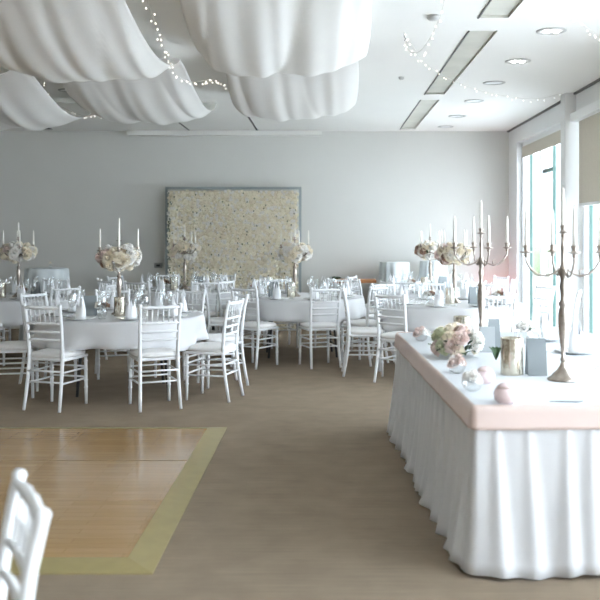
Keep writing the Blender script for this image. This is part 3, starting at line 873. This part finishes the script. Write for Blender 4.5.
o = m.build('satin_band', 'blush'); o.location = (HO[0], HO[1], 0); o.rotation_euler = (0, 0, HA)
md = o.modifiers.new('thick', 'SOLIDIFY'); md.thickness = .003; md.offset = -1
tag(o, 'blush pink satin band pinned along the edge of the head table', 'ribbon')

HZ = .7535
def at(px, py, z=HZ):       # spot on the table top
    Y = F*(H-z)/(py-CY); return ((px-CX)*Y/F, Y)
x, y = at(563, 380); candelabra(x, y, HZ, .02, 'nearest on head table', 1.0)
x, y = at(481, 340); candelabra(x, y, HZ, .10, 'behind the bouquet on head table', 1.0)
x, y = at(512, 374); cylinder_vase(x, y, HZ, .060, .20, 'silver ribbed cylinder vase nearest on the head table beside the grey card')
x, y = at(462, 336); cylinder_vase(x, y, HZ, .062, .15, 'silver ribbed cylinder vase behind the bouquet on the head table')
x, y = at(536, 375); tent_card(x, y, HZ, .105, .20, .05, 'dark grey standing card between the silver vase and nearest candelabra')
x, y = at(494, 347); tent_card(x, y, HZ, .075, .19, .1, 'dark grey standing card behind the pale card on the head table')
x, y = at(487.5, 352); tent_card(x, y, HZ, .095, .165, -.1, 'pale grey card standing right of the bouquet', 'card_light', .02)
# lying knife-shaped menu
x, y = at(566, 402)
t = empty('place_card', (x, y, HZ), .03)
MB().add([(-.075, .01, 0), (.05, -.018, 0), (.085, .012, 0), (-.02, .028, 0), (-.075, .01, .003), (.05, -.018, .003), (.085, .012, .003), (-.02, .028, .003)], [(0,3,2,1),(4,5,6,7),(0,1,5,4),(1,2,6,5),(2,3,7,6),(3,0,4,7)], False).build('card', 'card', t)
tag(t, 'grey card lying flat near the front edge of the head table', 'card')
# bouquet
def bouquet(px, py, label):
    x, y = at(px, py)
    t = empty('bridal_bouquet', (x, y, HZ))
    tag(t, label, 'bouquet')
    MB().tube([(.02, .06, .05), (-.02, .17, .02)], [.022, .014], 10).build('stems', 'leaf', t)
    R = .15; i = 0; k = 0
    rnd = random.Random(5)
    while k < 38:
        i += 1
        v = rnd.uniform(-1, 1); a = k*2.39996; cr = math.sqrt(1-v*v)
        nx, ny, nz = cr*math.cos(a), cr*math.sin(a), v
        if nz < -.35: continue
        if nx < -.25: kind = rnd.choice(('green_rose', 'ivory_rose', 'blush_rose', 'green_rose'))
        elif nx > .2: kind = rnd.choice(('white_rose', 'white_rose', 'ivory_rose'))
        else: kind = rnd.choice(('ivory_rose', 'blush_rose', 'white_rose', 'green_rose'))
        inst('bloom', ROSE[kind], t, (nx*R*.95, ny*R*.80, .085+nz*R*.60), aim((nx, ny, nz+.25)), rnd.uniform(.038, .054)); k += 1
    for k in range(16):
        a = k*.75+2.6; inst('leaf', LEAF, t, (.085*math.cos(a), .075*math.sin(a), .03+.02*(k % 3)), (rnd.uniform(-.1, .5), 0, a-PI/2), rnd.uniform(1.0, 1.4))
bouquet(457, 357, 'round bouquet of white, blush and green roses lying on the head table')
def votive(px, py, r, label):
    x, y = at(px, py); t = empty('votive_jar', (x, y, HZ))
    MB().lathe([(r*.6, 0), (r*.92, r*.3), (r, r*.75), (r*.88, r*1.12), (r*.66, r*1.26), (r*.70, r*1.34), (r*.60, r*1.46), (r*.40, r*1.6), (r*.12, r*1.68)], 24).build('jar', 'pink', t)
    MB().lathe([(r*.70, r*1.28), (r*.76, r*1.33), (r*.70, r*1.38)], 20).build('rim', 'blush', t)
    return tag(t, label, 'votive')
votive(506, 403, .056, 'pink round glass jar nearest the front edge of the head table')
votive(485, 383, .052, 'pink round glass jar behind the nearest pink jar')
def rosebowl(px, py, kinds, label, n=5, R=.035):
    x, y = at(px, py); t = empty('rose_bowl', (x, y, HZ))
    MB().lathe([(.022, 0), (.040, .012), (.050, .040), (.046, .065), (.036, .078)], 20, cap1=False).build('glass_bowl', 'glass', t)
    for k in range(n):
        a = k*2.4+.6; r = R*math.sqrt((k+.3)/n)
        inst('bloom', ROSE[kinds[k % len(kinds)]], t, (r*math.cos(a), r*math.sin(a), .052+.034*(1-r/R)), aim((r*math.cos(a)*14, r*math.sin(a)*14, .6)), .037)
    return tag(t, label, 'flowers')
rosebowl(472, 391, ('white_rose',), 'clear glass bowl with white roses between the pink jars', 4)
rosebowl(457, 373, ('blush_rose', 'white_rose'), 'clear glass bowl with blush roses in front of the bouquet')
rosebowl(421, 341, ('blush_rose', 'blush_rose', 'white_rose'), 'clear glass bowl of pink roses at the far left corner of the head table', 6, .045)
x, y = at(496, 362); t = empty('leaf_sprig', (x, y, HZ))
for k in range(4): inst('leaf', LEAF, t, (0, 0, .012), (1.0, 0, -.9+k*.6), 1.1)
tag(t, 'green leaf sprig lying right of the bouquet', 'foliage')
for k, (u, v) in enumerate(((1.02, 1.72), (1.02, 2.42), (1.15, 1.0))):
    p = hp(u, v); nm = ['middle', 'far', 'near'][k]; w = 'at the %s place setting of the head table' % nm
    PLA.place((p.x, p.y, HZ), 0, 'white dinner plate '+w, 'plate', 'dinner plates')
    NAP.place((p.x, p.y, HZ+.010), .4, 'white peaked folded napkin '+w, 'napkin', 'folded napkins')
    q = hp(u-.18, v+.12); GL.place((q.x, q.y, HZ), 0, 'clear wine glass '+w, 'glass', 'wine glasses')
    q = hp(u-.22, v+.02); FLU.place((q.x, q.y, HZ), 0, 'tall clear champagne flute '+w, 'glass', 'champagne flutes')
    q = hp(u-.02, v-.18)
    t = empty('table_knife', (q.x, q.y, HZ), HA+PI/2+.1)
    MB().box(-.005, .005, -.04, .06, 0, .004).build('handle', 'steel', t); MB().box(-.009, .007, -.13, -.04, .001, .003).build('blade', 'steel', t)
    tag(t, 'steel table knife '+w, 'knife')
x, y = at(527, 345); posy(x+.02, y+.12, HZ, 'low bowl of white flowers at the far side of the head table', 9, .06, ('white_rose',))

# ------------------------------------------------------------ foreground chair
mid = Vector((-.688, 2.02)); f = Vector((-.89, -.455)).normalized()
c = mid+f*.236
chair(c.x, c.y, f.x, f.y, 'white chiavari chair in the near left corner, cut off by the frame')
